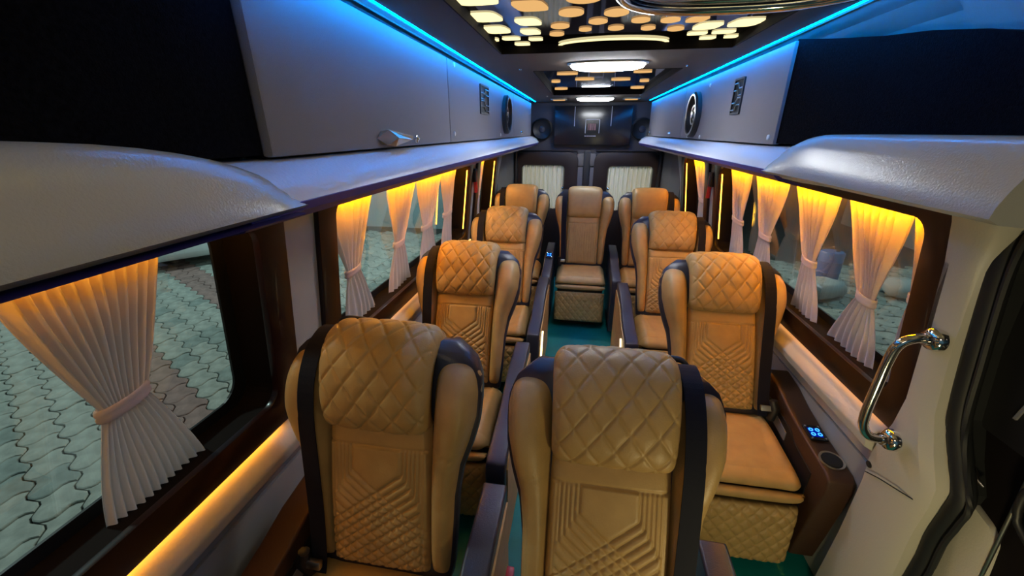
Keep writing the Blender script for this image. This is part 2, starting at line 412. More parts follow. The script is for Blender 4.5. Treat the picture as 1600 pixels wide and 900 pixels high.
# ---------------------------------------------------------------- sliding door (right, closed in its opening)
D = sempty('door_3')
mb = MB(); mb.box(1.0, 1.05, -0.55, 1.12, -0.3, 0.99); mb.build('door_panel', FRAMEB, D, shear=1)
ring('window_frame', BLACKP, D, rrect(-.42, .90, 1.02, 1.50, .06), rrect(-.55, 1.12, .985, 1.62, .02), 0.99, 1.03, shear=1, s=1)
box('glass_pane', CARG, D, (1.012, 1.018, -.45, .93, 1.0, 1.52), shear=1)
lp = MB(); lp.prism([(0.985, 0.775), (0.965, 0.79), (0.90, .77), (.875, .74), (0.862, 0.62), (.855, .2), (0.985, .2)], 'x', 0.965, 1.0)
lp.build('kick_panel', BEIGE, D, bevel=0.01, shear=1)
MB().tube([(0.975, .872, 1.02), (0.975, .872, .40)], 0.0045, 8).build('pull_rod', SATIN, D, smooth=True, shear=1)
for k, (yy, zz, l) in enumerate(((0.985, .875, .06), (1.0, .825, .05))):
    h = MB().tube([(0.972, yy+.012, zz+.012), (0.962, yy-.008, zz), (0.957, yy-.03, zz-.010), (0.962, yy-.012-l*.6, zz-.016)], [0.008, .012, .009, .003], 10)
    h.build('door_lever', SATIN, D, smooth=True, shear=1)
MB().prism([(0.93, 1.16), (.925, 1.16), (.95, 1.06), (.957, 1.06)], 'x', .985, .992).build('latch_strip', PLATE, D, shear=1)
hdl = MB().tube(smoothpts([(0.96, .83, .98), (0.955, .85, .93), (.955, .845, .86), (.96, .81, .82)]), .009, 8); hdl.build('inner_pull', BLACKP, D, smooth=True, shear=1)
MB().box(.955, .965, .70, .76, .80, .84).build('latch_plate', SATIN, D, shear=1, bevel=.003)

# chrome grab handle on the pillar
g = thing('grab_handle', 'curved chrome grab handle bolted to the off-white pillar beside the door', 'handle', (0.86, 1.06, 1.04))
hpts = smoothpts([(0.0, 0.0, 0.165), (-.035, 0.0, 0.165), (-.065, .003, 0.145), (-.075, .005, 0.10), (-.078, .005, 0.0), (-.078, .005, -.09), (-.068, .003, -.135), (-.04, .0, -.158), (0.02, 0, -.160)])
bar = MB().tube(hpts, 0.0125, 16).build('bar', CHROME, g, smooth=True)
for z in (.165, -.160):
    MB().lathe([(0.031, 0.012), (0.031, 0.002), (0.027, -.008), (0.0165, -.013), (.0165, -.022)], (0.0, 0, z), (1, 0, 0), 24).build('flange', CHROME, g, smooth=True)

# ---------------------------------------------------------------- ceiling
ceil = sempty('ceiling')
CX = 0.035; CZ = 1.985
cm = MB()
TR = [(-.43+CX, .43+CX, 0.30, 1.775), (-.36+CX, .37+CX, 2.28, 3.75)]
XL, XR = -.558, .575
cm.box(XL, XR, -0.9, TR[0][2], CZ, 2.07)
cm.box(XL, TR[0][0], TR[0][2], TR[0][3], CZ, 2.07); cm.box(TR[0][1], XR, TR[0][2], TR[0][3], CZ, 2.07)
cm.box(XL, XR, TR[0][3], TR[1][2], CZ, 2.07)
cm.box(XL, TR[1][0], TR[1][2], TR[1][3], CZ, 2.07); cm.box(TR[1][1], XR, TR[1][2], TR[1][3], CZ, 2.07)
cm.box(XL, XR, TR[1][3], 4.72, CZ, 2.07)
cm.build('fabric_band', CEILF, ceil)
box('roof_skin', CEILF, ceil, (-1.0, 1.0, -0.9, 4.75, 2.09, 2.12))
# ornamental lit trays: mirror panel with lattice of glowing acrylic cells
for ti, (x0, x1, y0, y1) in enumerate(TR):
    box('mirror_panel', MIRR, ceil, (x0-.01, x1+.01, y0-.01, y1+.01, CZ+.028, CZ+.04))
    ring('tray_edge_trim', FRAMEB, ceil, rrect(x0+.004, x1-.004, y0+.004, y1-.004, .004, 2), rrect(x0, x1, y0, y1, .004, 2), CZ-.002, CZ+.028, axis='z')
def cellpoly(cx, cy, a, b, kind, tilt):
    n = 20; P = []
    for k in range(n):
        t = 2*PI*k/n; c, s_ = math.cos(t), math.sin(t)
        if kind == 0: e = 0.5      # rounded block
        elif kind == 1: e = 1.0     # oval
        else: e = 1.12              # lozenge
        x = a*math.copysign(abs(c)**e, c); y = b*math.copysign(abs(s_)**e, s_)
        P.append((cx+x+tilt*y, cy+y))
    return P
CELLS = [(-0.349,1.172,0.048), (-0.361,1.344,0.039), (-0.359,1.504,0.035), (-0.331,1.643,0.027), (-0.397,1.654,0.014), (-0.305,1.745,0.024), (-0.215,1.253,0.037), (-0.241,1.418,0.031), (-0.250,1.551,0.026), (-0.245,1.668,0.021), (-0.108,1.336,0.031), (-0.147,1.485,0.026), (-0.164,1.595,0.022), (-0.030,1.446,0.025), (-0.073,1.202,0.040), (0.018,1.357,0.030), (-0.068,1.543,0.018), (0.030,1.541,0.022), (0.096,1.450,0.024), (0.133,1.558,0.020), (0.184,1.463,0.025), (0.223,1.582,0.023), (0.262,1.469,0.024), (0.316,1.562,0.032), (0.310,1.665,0.026), (0.392,1.655,0.030), (0.42,1.535,0.036), (0.440,1.735,0.018), (0.365,1.745,0.022)]
for yy in (1.02, .85, .68, .51, .36):
    for k, xx in enumerate((-.36, -.245, -.13, -.02, .09, .20, .31, .41)): CELLS.append((xx, yy+.03*(k % 2), .040))
for ci, (x, y, a) in enumerate(CELLS):
    if y > 1.0 and 0.0 < x and y < 1.25: continue
    e = abs(x-CX) > .27
    m = MB(); m.prism(cellpoly(x, y, a*1.15, min(.046, a*1.2) if y < 1.6 else .015+.3*(a-.02), (0 if abs(x-CX) > .2 else 2 if ci % 2 else 1), (.22 if x < 0 else -.22) if abs(x-CX) > .2 else 0), 'z', CZ+.0235, CZ+.0275)
    m.build('light_cell', E_CELW if e else E_CELL, ceil)
for (x, y, a, b) in ((-.28, 2.42, .05, .02), (-.20, 2.62, .06, .03), (.0, 2.55, .07, .02), (.22, 2.6, .05, .025), (-.28, 3.5, .05, .06), (.30, 3.5, .05, .06), (-.1, 2.9, .06, .04), (.13, 2.95, .06, .04), (-.29, 3.0, .03, .05), (.29, 3.05, .03, .05)):
    m = MB(); m.prism(cellpoly(x+CX, y, a, b*.6, 2, 0), 'z', CZ+.02, CZ+.029); m.build('light_cell', E_CELL, ceil)
# glowing crescent at the tray's rear edge with dark lens inside
arc = []
for k in range(25):
    t = PI*k/24; arc.append((CX+.0+.205*math.cos(t), 1.782-.095*math.sin(t)))
arc2 = [(CX+(.205-.014)*math.cos(PI*k/24), 1.782-.075*math.sin(PI*k/24)) for k in range(24, -1, -1)]
MB().prism(arc+arc2, 'z', CZ+.022, CZ+.026).build('light_crescent', E_CELW, ceil)
# chrome ring of the roof vent
v = thing('vent_ring', 'polished chrome oval ring hanging under the lit ceiling tray', 'ring', (0.262, 0.955, CZ-.02))
pts = []
for k in range(48):
    t = 2*PI*k/48; c, s_ = math.cos(t), math.sin(t)
    pts.append(((.262)*math.copysign(abs(c)**.75, c), .205*math.copysign(abs(s_)**.85, s_), 0))
MB().tube(pts, .014, 12, closed=True).build('rim', CHROME, v, smooth=True)
MB().tube([(p[0]*.95, p[1]*.95, .014) for p in pts], .008, 8, closed=True).build('inner_rim', CHROME, v, smooth=True)
for t in (45, 135, 225, 315):
    q = pts[int(t/360*48)]; MB().tube([(q[0], q[1], .0), (q[0], q[1], .048)], .005, 8).build('stud', CHROME, v)

# surface lamps on the cross bands
def lamp(y, label, sx=1.0):
    t = thing('ceiling_lamp', label, 'lamp', (CX, y, CZ), 'oval white ceiling lamps')
    def sup(a, b, k, n=32):
        u = 2*PI*k/n; c, s_ = math.cos(u), math.sin(u); return (a*math.copysign(abs(c)**.7, c), b*math.copysign(abs(s_)**.8, s_))
    n = 32; v = []; f = []
    prof = [(.165, .062, 0), (.165, .062, -.010), (.155, .054, -.022), (.12, .035, -.030), (.01, .005, -.032)]
    for (a, b, z) in prof: v += [(*sup(a*sx, b, k), z) for k in range(n)]
    for i in range(len(prof)-1): f += [(i*n+k, i*n+(k+1) % n, (i+1)*n+(k+1) % n, (i+1)*n+k) for k in range(n)]
    f.append(tuple(range(n))); f.append(tuple(range((len(prof)-1)*n, len(prof)*n)))
    mesh('diffuser', v, f, E_LAMP, t, True)
    v = []; f = []
    for (a, b, z) in ((.178, .074, 0), (.178, .074, -.006), (.166, .063, -.010), (.166, .063, 0)): v += [(*sup(a*sx, b, k), z) for k in range(n)]
    for i in range(4): f += [(i*n+k, i*n+(k+1) % n, ((i+1) % 4)*n+(k+1) % n, ((i+1) % 4)*n+k) for k in range(n)]
    mesh('bezel', v, f, SATIN, t, True)
lamp(2.06, 'nearest oval white ceiling lamp, just behind the lit lattice tray')
lamp(4.05, 'oval white ceiling lamp farther back, close to the dark rear screen')
for x in (-.33+CX, .33+CX):
    L = thing('reading_light', 'small square spotlight panel at the %s of the farther ceiling lamp' % ('left' if x < 0 else 'right'), 'light', (x, 4.15, CZ), 'small rear spotlights')
    MB().box(-.075, .075, -.05, .05, -.012, 0).build('housing', SATIN, L, bevel=.004)
    MB().box(-.055, .055, -.035, .035, -.016, -.010).build('lens', E_CELL, L)
# ceiling screws
for (x, y) in ((-.38, 2.2), (.40, 2.2), (-.38, 3.83), (.40, 3.83)):
    MB().lathe([(.007, 0), (.006, -.004), (.002, -.006)], (x, y, CZ), (0, 0, 1), 10).build('screw', CHROME, ceil)

# ---------------------------------------------------------------- overhead ledges, lockers, blue strips
def ledge(s, y0, y1, n):
    top = [(0.66, 1.655), (0.615, 1.65), (0.585, 1.643), (0.55, 1.622), (0.527, 1.598), (0.522, 1.588)]
    low = [(0.54, 1.57), (0.60, 1.556), (0.90, 1.512), (0.90, 1.60)]
    T = MB(); T.prism([(s*p[0], p[1]) for p in top+low], 'y', y0, y1)
    o = struct(T.build('trim_%d' % n, LEDGE, smooth=True))
    e = MB(); e.prism([(s*p[0], p[1]) for p in [(0.519, 1.588), (0.527, 1.590), (0.545, 1.568), (0.60, 1.552), (0.60, 1.546), (0.537, 1.560), (0.521, 1.574)]], 'y', y0, y1)
    e.build('edge_strip', VIOLET, o)
    # rounded end cap at the rear
    c = MB(); c.prism([(s*p[0], p[1]) for p in [(0.66, 1.66), (0.59, 1.652), (0.545, 1.63), (0.515, 1.592), (0.54, 1.562), (0.66, 1.545)]], 'y', y1, y1+.02)
    c.build('end_cap', BEIGE, o, bevel=.004)
ledge(-1, 0.50, 4.50, 11); ledge(1, 1.35, 4.50, 12)

def cap(s, ytip, yend, n):
    # scoop shaped moulding: sections along y from tip to its near end
    st = []
    N = 26
    for i in range(N):
        t = i/(N-1); y = ytip+(yend-ytip)*t
        g_ = min(1, (t if s > 0 else t*1.12)/.36); k = math.sin(g_*PI/2)**.62
        top = 1.605+.088*k; bulge = .515-.035*k*0.6
        bot = 1.575+.006*k
        st.append((y, top, bot, bulge))
    K = 12; v = []; f = []
    for (y, top, bot, bx) in st:
        h = top-bot
        prof = [(0.70, top), (0.60, top), (bx+.050, top-.001), (bx+.034, top-.010), (bx+.022, top-h*.35), (bx+.008, top-h*.6), (bx, top-h*.8), (bx-.002, bot+.008), (bx+.012, bot), (bx+.06, bot-.004), (0.88, bot-.055), (0.88, bot+.01)]
        v += [(s*p[0], y, p[1]) for p in prof]
    for i in range(N-1): f += [(i*K+k, i*K+(k+1) % K, (i+1)*K+(k+1) % K, (i+1)*K+k) for k in range(K)]
    f += [tuple(range(K)), tuple(range((N-1)*K, N*K))]
    o = mesh('trim_%d' % n, v, f, BEIGEC, None, True)
    try: o.data.set_sharp_from_angle(angle=math.radians(60))
    except Exception: pass
    return struct(o)
cap_l = cap(-1, 0.62, -0.5, 13); cap_r = cap(1, 1.43, 0.63, 14)
# violet strip along the lower edge of the left moulding
MB().prism([(-.53, 1.574), (-.505, 1.572), (-.56, 1.562), (-.60, 1.566)], 'y', -.5, .60).build('edge_strip', VIOLET, cap_l)

def locker(s, y0, y1, label, seam=True, plain=False):
    t = thing('overhead_locker', label, 'locker', (s*.60, (y0+y1)/2, 1.652), 'grey fabric overhead lockers')
    L = (y1-y0)/2
    def bx(name, mat, b, bev=0):
        x0, x1 = sorted((s*b[0], s*b[1])); return MB().box(x0, x1, b[2], b[3], b[4], b[5]).build(name, mat, t, bevel=bev)
    bx('body', CARPET, (0.022, .20, -L+.002, L-.002, .002, .305))
    fas = bx('door', GREYF, (0, .022, -L+.003, L-.003, .004, .318), .006)
    return t, L
blk_side = []
def latch(t, s, y, z):   # small chrome twist latch
    o = MB().lathe([(.011, 0), (.011, .006), (.006, .012)], (s*-.001, y, z), (-s, 0, 0), 12).build('latch', CHROME, t, smooth=True)
    MB().tube([(s*-.012, y-.022, z), (s*-.015, y, z+.002), (s*-.012, y+.022, z-.001)], [.003, .005, .003], 8).build('lever', CHROME, o, smooth=True)
def cap_dot(t, s, y, z): MB().lathe([(.010, 0), (.009, .004), (.003, .006)], (0, y, z), (-s, 0, 0), 10).build('screw_cap', LEDGE, t, smooth=True)
def vent(t, s, y, z, w=.085, h=.155):
    # square bezel, dark cavity, angular blades
    f = ring_local(t, s, y, z, w, h)
def ring_local(t, s, y, z, w, h):
    inn = rrect(y-w/2+.008, y+w/2-.008, z-h/2+.008, z+h/2-.008, .004, 2); out = rrect(y-w/2, y+w/2, z-h/2, z+h/2, .006, 2)
    o = ring('vent_grille', BLACKP, t, inn, out, -.007, .004, s=s)
    x0, x1 = sorted((s*-.001, s*.0))
    MB().box(x0, x1, y-w/2+.006, y+w/2-.006, z-h/2+.006, z+h/2-.006).build('cavity', RUBBER, o)
    for dz in (-.044, -.016, .014, .042):
        sg = 1 if dz < 0 else -1
        m = MB().tube([(s*-.005, y-w/2+.010, z+dz+.010*sg), (s*-.005, y-.010, z+dz+.010*sg), (s*-.005, y+.010, z+dz-.010*sg), (s*-.005, y+w/2-.010, z+dz-.010*sg)], .003, 6)
        m.build('blade', SATIN, o)
    return o
def speaker(t, s, y, z, r, cone_mat):
    sp_ = MB().lathe([(r, 0), (r, .022), (r-.010, .030), (r*.80, .028), (r*.72, .010), (r*.45, .003), (.001, .003)], (0, y, z), (-s, 0, 0), 36).build('speaker', BLACKP, t, smooth=True)
    MB().lathe([(r*.44, .006), (r*.44, .016), (r*.36, .016), (r*.33, .008), (r*.16, .010), (r*.14, .022), (.003, .025)], (0, y, z), (-s, 0, 0), 30).build('cone', cone_mat, sp_, smooth=True)
    MB().lathe([(r*.93, .027), (r*.91, .033), (r*.84, .033), (r*.83, .026)], (0, y, z), (-s, 0, 0), 36, caps=False).build('rim', SATIN if s > 0 else BLACKP, sp_, smooth=True)
# left side lockers
t, L = locker(-1, .665, 1.715, 'large grey fabric overhead locker with brass-toned latch, nearest on the left')
c0 = (.665+1.715)/2
h = MB(); hz = 1.682-1.652
h.add([(.002, 1.062-c0, hz), (.020, 1.10-c0, hz+.022), (.024, 1.15-c0, hz+.010), (.022, 1.262-c0, hz+.004), (.02, 1.262-c0, hz-.006), (.022, 1.13-c0, hz-.022), (.016, 1.09-c0, hz-.018), (.034, 1.13-c0, hz),
       (0, 1.09-c0, hz+.018), (0, 1.24-c0, hz+.004), (0, 1.24-c0, hz-.006), (0, 1.09-c0, hz-.016)],
      [(0, 1, 7), (1, 2, 7), (2, 3, 4, 7), (7, 4, 5), (7, 5, 6), (0, 7, 6), (0, 8, 1), (8, 9, 3, 2, 1), (9, 10, 4, 3), (10, 11, 6, 5, 4), (0, 6, 11), (0, 11, 10, 9, 8)])
h.build('latch_handle', M('brushed_brass_tone', (.62, .52, .38), .28, metal=1.0), t)
MB().lathe([(.013, 0), (.012, .006), (.006, .008), (.004, .012)], (0, 1.335-c0, hz-.006), (1, 0, 0), 16).build('key_lock', CHROME, t, smooth=True)
t, L = locker(-1, 1.715, 3.35, 'middle grey overhead locker on the left with a vent and a dark speaker')
c0 = (1.715+3.35)/2
ring_local(t, -1, 2.34-c0, 1.858-1.652, .20, .145); speaker(t, -1, 2.98-c0, 1.806-1.652, .125, BLACKP)
cap_dot(t, -1, 1.765-c0, 1.69-1.652); cap_dot(t, -1, 1.80-c0, 1.955-1.652); cap_dot(t, -1, 2.80-c0, 1.678-1.652)
t, L = locker(-1, 3.35, 4.50, 'far left grey overhead locker ending at the rear corner')
latch(t, -1, 3.75-3.925, .035)
t, L = locker(1, 1.60, 3.05, 'grey overhead locker on the right with a vent and an open-cone speaker')
c0 = (1.60+3.05)/2
ring_local(t, 1, 2.04-c0, 1.84-1.652, .115, .145); speaker(t, 1, 2.72-c0, 1.79-1.652, .125, SATIN)
cap_dot(t, 1, 1.645-c0, .027); cap_dot(t, 1, 2.55-c0, .018); cap_dot(t, 1, 2.84-c0, .018); cap_dot(t, 1, 2.50-c0, .275)
t, L = locker(1, 3.05, 4.50, 'far right grey overhead locker with two small chrome latches')
latch(t, 1, 3.40-3.775, .03); latch(t, 1, 4.40-3.775, .03)
# blue strip light hidden over each locker front
for s, y0, n in ((-1, .62, 15), (1, .9, 16)):
    x = .592
    o = struct(MB().box(*sorted((s*(x+.030), s*(x+.036))), y0, 4.52, 1.995, 2.0).build('trim_%d' % n, SATIN))
    MB().box(*sorted((s*(.560 if s < 0 else .577), s*(.565 if s < 0 else .582))), y0, 4.5, 1.984, 1.991).build('led_strip', E_BLUE, o)

# black carpet end panels
def bpanel(name, pts, z0, ztop, mat, thick=.02):
    # vertical curved panel following plan pts with top height list
    n = len(pts); v = []
    for (x, y), zt in zip(pts, ztop): v += [(x, y, z0), (x, y, zt), (x+thick*(1 if x > 0 else -1), y, zt), (x+thick*(1 if x > 0 else -1), y, z0)]
    f = []
    for i in range(n-1):
        a, b = i*4, i*4+4
        f += [(a+k, a+(k+1) % 4, b+(k+1) % 4, b+k) for k in range(4)]
    f += [(0, 1, 2, 3), (4*n-4, 4*n-3, 4*n-2, 4*n-1)]
    return mesh(name, v, f, mat)
pr = [(0.61, 1.61), (.625, 1.5), (.64, 1.38), (.655, 1.25), (.665, 1.12), (.675, 1.02), (.685, .95), (.69, .90), (.692, .87), (.694, .845)]
zr = [1.975, 1.955, 1.935, 1.915, 1.90, 1.882, 1.865, 1.845, 1.82, 1.70]
struct(bpanel('trim_17', pr, 1.66, zr, CARPET))
pl = [(-.615, .662), (-.625, .5), (-.63, .2), (-.63, -.5)]
struct(bpanel('trim_18', pl, 1.66, [2.02]*4, CARPET))

# ---------------------------------------------------------------- rear wall, doors, screen, speakers
RY = 4.70
RW = MB()
RW.box(-1.0, 1.0, RY+.03, RY+.05, 1.34, 1.55); RW.box(-1.0, 1.0, RY+.03, RY+.05, 0, .87); RW.box(-.25, .25, RY+.03, RY+.05, .8, 1.4); RW.box(-1.0, -.71, RY+.03, RY+.05, .8, 1.4); RW.box(.715, 1.0, RY+.03, RY+.05, .8, 1.4)
for b in ((-1.0, 1.0, 1.50, 2.1), (-1.0, -.80, 0, 1.5), (.80, 1.0, 0, 1.5), (-.10, .10, 0, 1.5)):
    RW.box(b[0], b[1], RY, RY+.05, b[2], b[3])
struct(RW.build('wall_rear', REARM))
for s in (-1, 1):   # light grey corner posts
    o = MB().prism([(s*.80, 4.66), (s*.83, 4.30), (s*.88, 4.05), (s*1.0, 4.05), (s*1.0, 4.70)], 'z', .3, 1.54).build('trim_%d' % (19 if s < 0 else 20), M('grey_corner_trim', (.17, .16, .145), .6), smooth=False); struct(o)
    MB().box(*sorted((s*.765, s*.795)), 4.60, 4.70, .3, 1.52).build('trim_%d' % (21 if s < 0 else 22), BLACKP, bevel=.01)['kind'] = 'structure'
for s, n in ((-1, 1), (1, 2)):
    D_ = sempty('door_%d' % n)
    x0, x1 = (-.80, -.085) if s < 0 else (.085, .80)
    wx0, wx1 = (-.718, -.235) if s < 0 else (.240, .722)
    inn = rrect(wx0, wx1, .86, 1.345, .045); out = rrect(x0, x1, .10, 1.485, .10)
    ring('door_panel', REARD, D_, inn, out, 4.655, 4.70, axis='y', bevel=.008)
    box('glass_pane', GLASS, D_, (wx0-.01, wx1+.01, 4.715, 4.72, .85, 1.355))
    MB().box(wx0+.02, wx1-.02, 4.675, 4.682, 1.347, 1.352).build('led_strip', E_AMB, D_)
    kx = wx1-.012 if s < 0 else wx0+.02
    MB().lathe([(.018, 0), (.016, .015), (.006, .022)], (kx, 4.66, 1.10), (0, -1, 0), 12).build('latch_knob', CHROME, D_, smooth=True)
    MB().box(*sorted((s*.02, s*.10)), 4.66, 4.70, 1.34, 1.47).build('hinge_cover', M('grey_hinge_cover', (.14, .13, .13), .5), D_, bevel=.008)
MB().box(-.028, .042, 4.64, 4.70, .2, 1.50).build('trim_23', BLACKP, bevel=.008)['kind'] = 'structure'
for i, x in enumerate((-.065, .08)):
    MB().box(x-.035, x+.035, 4.66, 4.70, .2, 1.33).build('trim_%d' % (24+i), M('mid_grey_trim', (.11, .11, .13), .55), bevel=.006)['kind'] = 'structure'
# pleated rear curtains
def pleated(name, x0, x1, z0, z1, y, label, group):
    n = 10; nx = n*12; v = []; f = []
    for j in range(13):
        z = z0+(z1-z0)*j/12
        for i in range(nx+1):
            u = i/nx; v.append((x0+(x1-x0)*u, y+.022*math.cos(2*PI*n*u+.4*math.sin(3*z*4)), z))
    W_ = nx+1
    for j in range(12): f += [(j*W_+i, j*W_+i+1, (j+1)*W_+i+1, (j+1)*W_+i) for i in range(nx)]
    return tag(mesh(name, v, f, CURTW, None, True), label, 'curtain', group)
pleated('pleated_curtain', -.722, -.232, .84, 1.352, 4.69, 'white pleated curtain in the left rear door window', 'rear door curtains')
pleated('pleated_curtain', .236, .726, .84, 1.352, 4.69, 'white pleated curtain in the right rear door window', 'rear door curtains')
# tv screen
tv = thing('wall_screen', 'wide black glossy screen with a square logo above the rear doors', 'screen', (0.04, 4.62, 1.55))
MB().box(-.40, .40, 0, .05, .012, .40).build('screen_panel', SCREEN, tv, bevel=.006)
MB().box(-.41, .41, .04, .07, .0, .41).build('mount', BLACKP, tv)
lg = MB()
lg.box(-.075, .075, -.002, .001, .262, .268); lg.box(-.075, -.069, -.002, .001, .13, .268); lg.box(.069, .075, -.002, .001, .13, .268)
lg.build('logo_outline', PRINT_GLARE, tv)
lr = MB()
for k, (a, b) in enumerate(((-.048, -.040), (-.032, -.006), (.0, .012), (.018, .036))): lr.box(a, b, -.002, .001, .16, .225)
lr.build('logo_letters', PRINTR, tv)
lt = MB(); xx = -.078
for wdt in (.018, .010, .014, .012, .016, .020, .014, .018): lt.box(xx, xx+wdt-.004, -.002, .001, .098, .106); xx += wdt
lt.build('caption_lettering', PRINT_GLARE, tv)
for x in (-.19, .19): MB().box(x-.003, x+.003, -.003, .001, .20, .39).build('reflection_edge', PRINT_GLARE, tv)  # edges of a reflection, painted on the screen as pale bars
for x, lab in ((-.50, 'round black rear speaker at the left end of the screen'), (.56, 'round black rear speaker at the right end of the screen')):
    t = thing('rear_speaker', lab, 'speaker', (x, 4.70, 1.72), 'round rear wall speakers')
    MB().lathe([(.115, 0), (.115, .03), (.10, .04), (.09, .03), (.03, .015), (.001, .015)], (0, 0, 0), (0, -1, 0), 32).build('basket', BLACKP, t, smooth=True)
    MB().lathe([(.035, .015), (.03, .03), (.002, .036)], (0, 0, 0), (0, -1, 0), 20).build('dust_cap', NAVY, t, smooth=True)

# emergency hammers
for s in (-1, 1):
    t = thing('emergency_hammer', 'red emergency hammer in a black bracket on the %s pillar' % ('left' if s < 0 else 'right'), 'hammer', (s*.862, 3.035, 1.37), 'emergency hammers')
    MB().box(*sorted((0, s*-.03)), -.035, .035, -.03, .065).build('bracket', BLACKP, t, bevel=.006)
    MB().tube([(s*-.018, 0, .05), (s*-.018, 0, -.11)], [.013, .015], 10).build('grip', RED, t, smooth=True)
    MB().tube([(s*-.018, -.04, .045), (s*-.018, .04, .045)], [.006, .010], 8).build('head', BLACKP, t, smooth=True)

# ---------------------------------------------------------------- tied side curtains
def curtain(s, top, tie, bot, zt, folds, label, group, X=.935, name='tied_curtain', wob=0):
    rz = random.Random(sum(map(ord, label)))
    ztop, ztie, zbot = zt; nu = max(24, folds*9); nv = 44; v = []; f = []
    ph = [rz.uniform(-.5, .5) for _ in range(folds+2)]
    for j in range(nv):
        t = j/(nv-1); z = ztop+(zbot-ztop)*t
        k = (ztop-ztie)/(ztop-zbot)
        if t < k:
            q = t/k; e = q**1.25; a = top[0]+(tie[0]-top[0])*e; b = top[1]+(tie[1]-top[1])*e; amp = .016*(1-q)+.006
        else:
            q = (t-k)/(1-k); e = 1-(1-q)**1.35; a = tie[0]+(bot[0]-tie[0])*e; b = tie[1]+(bot[1]-tie[1])*e; amp = .006+.001*q
        for i in range(nu):
            u = i/(nu-1)
            x = X+amp*math.cos(2*PI*folds*u+1.3*math.sin(5*u+ph[0]*4))+.004*math.sin(9*t+7*u)
            v.append((s*x, a+(b-a)*u, z))
    for j in range(nv-1): f += [(j*nu+i, j*nu+i+1, (j+1)*nu+i+1, (j+1)*nu+i) for i in range(nu-1)]
    root = thing(name, label, 'curtain', (0, 0, 0), group)
    c = mesh('drape', v, f, CURT, root, True, s)
    # tieback band, two turns of gathered cloth
    ta, tb = min(tie)-.006, max(tie)+.006; cy = (ta+tb)/2; hw = (tb-ta)/2
    m = MB(); n = 28
    prof = [(1, -.016), (1.10, -.012), (1.12, -.004), (1.06, 0), (1.12, .004), (1.10, .013), (1, .016)]
    vv = []; ff = []
    for (r, dz) in prof:
        for k2 in range(n):
            w_ = 2*PI*k2/n; vv.append((s*(X+.017*r*math.cos(w_)), cy+hw*r*math.sin(w_), ztie+dz+.006*math.sin(w_)))
    for i in range(len(prof)-1): ff += [(i*n+k2, i*n+(k2+1) % n, (i+1)*n+(k2+1) % n, (i+1)*n+k2) for k2 in range(n)]
    mesh('tieback', vv, ff, CURT, root, True, s)
    return root
ZZ = (1.494, 1.18, .93)
GL, GR = 'cream curtains on the left windows', 'cream curtains on the right windows'
curtain(-1, (.40, .655), (.482, .565), (.43, .665), (1.494, 1.195, .912), 12, 'large cream curtain tied at its waist in the nearest left window', GL)
curtain(-1, (1.22, 1.56), (1.345, 1.435), (1.33, 1.58), ZZ, 6, 'first cream curtain of the second left window, nearest its front edge', GL)
curtain(-1, (1.72, 2.02), (1.78, 1.875), (1.72, 2.00), ZZ, 6, 'second cream curtain from the front in the second left window', GL)
curtain(-1, (2.05, 2.44), (2.15, 2.29), (2.13, 2.44), ZZ, 6, 'third cream curtain from the front in the second left window', GL)
curtain(-1, (2.44, 2.72), (2.53, 2.68), (2.52, 2.76), ZZ, 5, 'rearmost cream curtain of the second left window', GL)
curtain(-1, (3.28, 3.55), (3.36, 3.50), (3.40, 3.60), ZZ, 5, 'cream curtain in the narrow rear quarter window on the left', GL)
curtain(1, (3.35, 3.75), (3.42, 3.56), (3.35, 3.65), ZZ, 5, 'cream curtain in the narrow rear quarter window on the right', GR)
curtain(1, (2.55, 2.82), (2.60, 2.75), (2.56, 2.80), ZZ, 6, 'rearmost cream curtain of the large right window', GR)
curtain(1, (2.10, 2.42), (2.215, 2.325), (2.18, 2.43), ZZ, 6, 'second cream curtain from the rear in the large right window', GR)
curtain(1, (1.69, 1.99), (1.775, 1.86), (1.70, 1.93), ZZ, 6, 'third cream curtain from the rear in the large right window', GR)
curtain(1, (1.335, 1.60), (1.40, 1.475), (1.345, 1.62), (1.494, 1.165, .925), 7, 'widest cream curtain in the large right window, behind the chrome handle', GR)
curtain(1, (1.165, 1.30), (1.205, 1.255), (1.175, 1.30), (1.494, 1.24, .93), 3, 'half-hidden yellow-lit curtain at the front edge of the large right window', GR)

# ---------------------------------------------------------------- seats
BL = 0.72
def outline(t):
    T = np.array([0, .12, .35, .48, .58, .68, .78, .87, .94, 1.0]); H = np.array([.205, .21, .215, .228, .252, .270, .275, .272, .252, .200])
    return np.interp(t, T, H)
def centre_relief(plain):
    L0 = .47
    def f(X, S, U, V):
        z = S                                    # 0 bottom .. up
        r = -.005*groove(np.abs(z-.392), .004)   # horizontal seam
        r = r-.004*groove(np.abs(np.abs(X)-.130), .004)*(z < .392)
        if plain:
            for k in range(-5, 6): r = r-.0025*groove(np.abs(X-k*.022), .003)*(z < .385)
            return r
        d = np.full_like(X, 9.0); sl = .80; nk = 5
        for sg in (-1, 1):
            for k in range(nk+9):
                if k < nk:
                    xs = sg*(.074+.0115*k); zb = .318-.019*k
                    d = np.minimum(d, np.abs(X-xs)+(z < zb)*9+(z > .39)*9)
                else:
                    xs = sg*.125; zb = .318-.019*nk-.034*(k-nk)-.012
                dd = np.abs((z-zb)+sl*(X-xs)*(-sg))/math.hypot(1, sl)
                d = np.minimum(d, dd+((X-xs)*(-sg) < 0)*9)
        return r-.0050*groove(d, .0030)+.003*np.minimum(1, d/.012)*(z < .385)
    return f

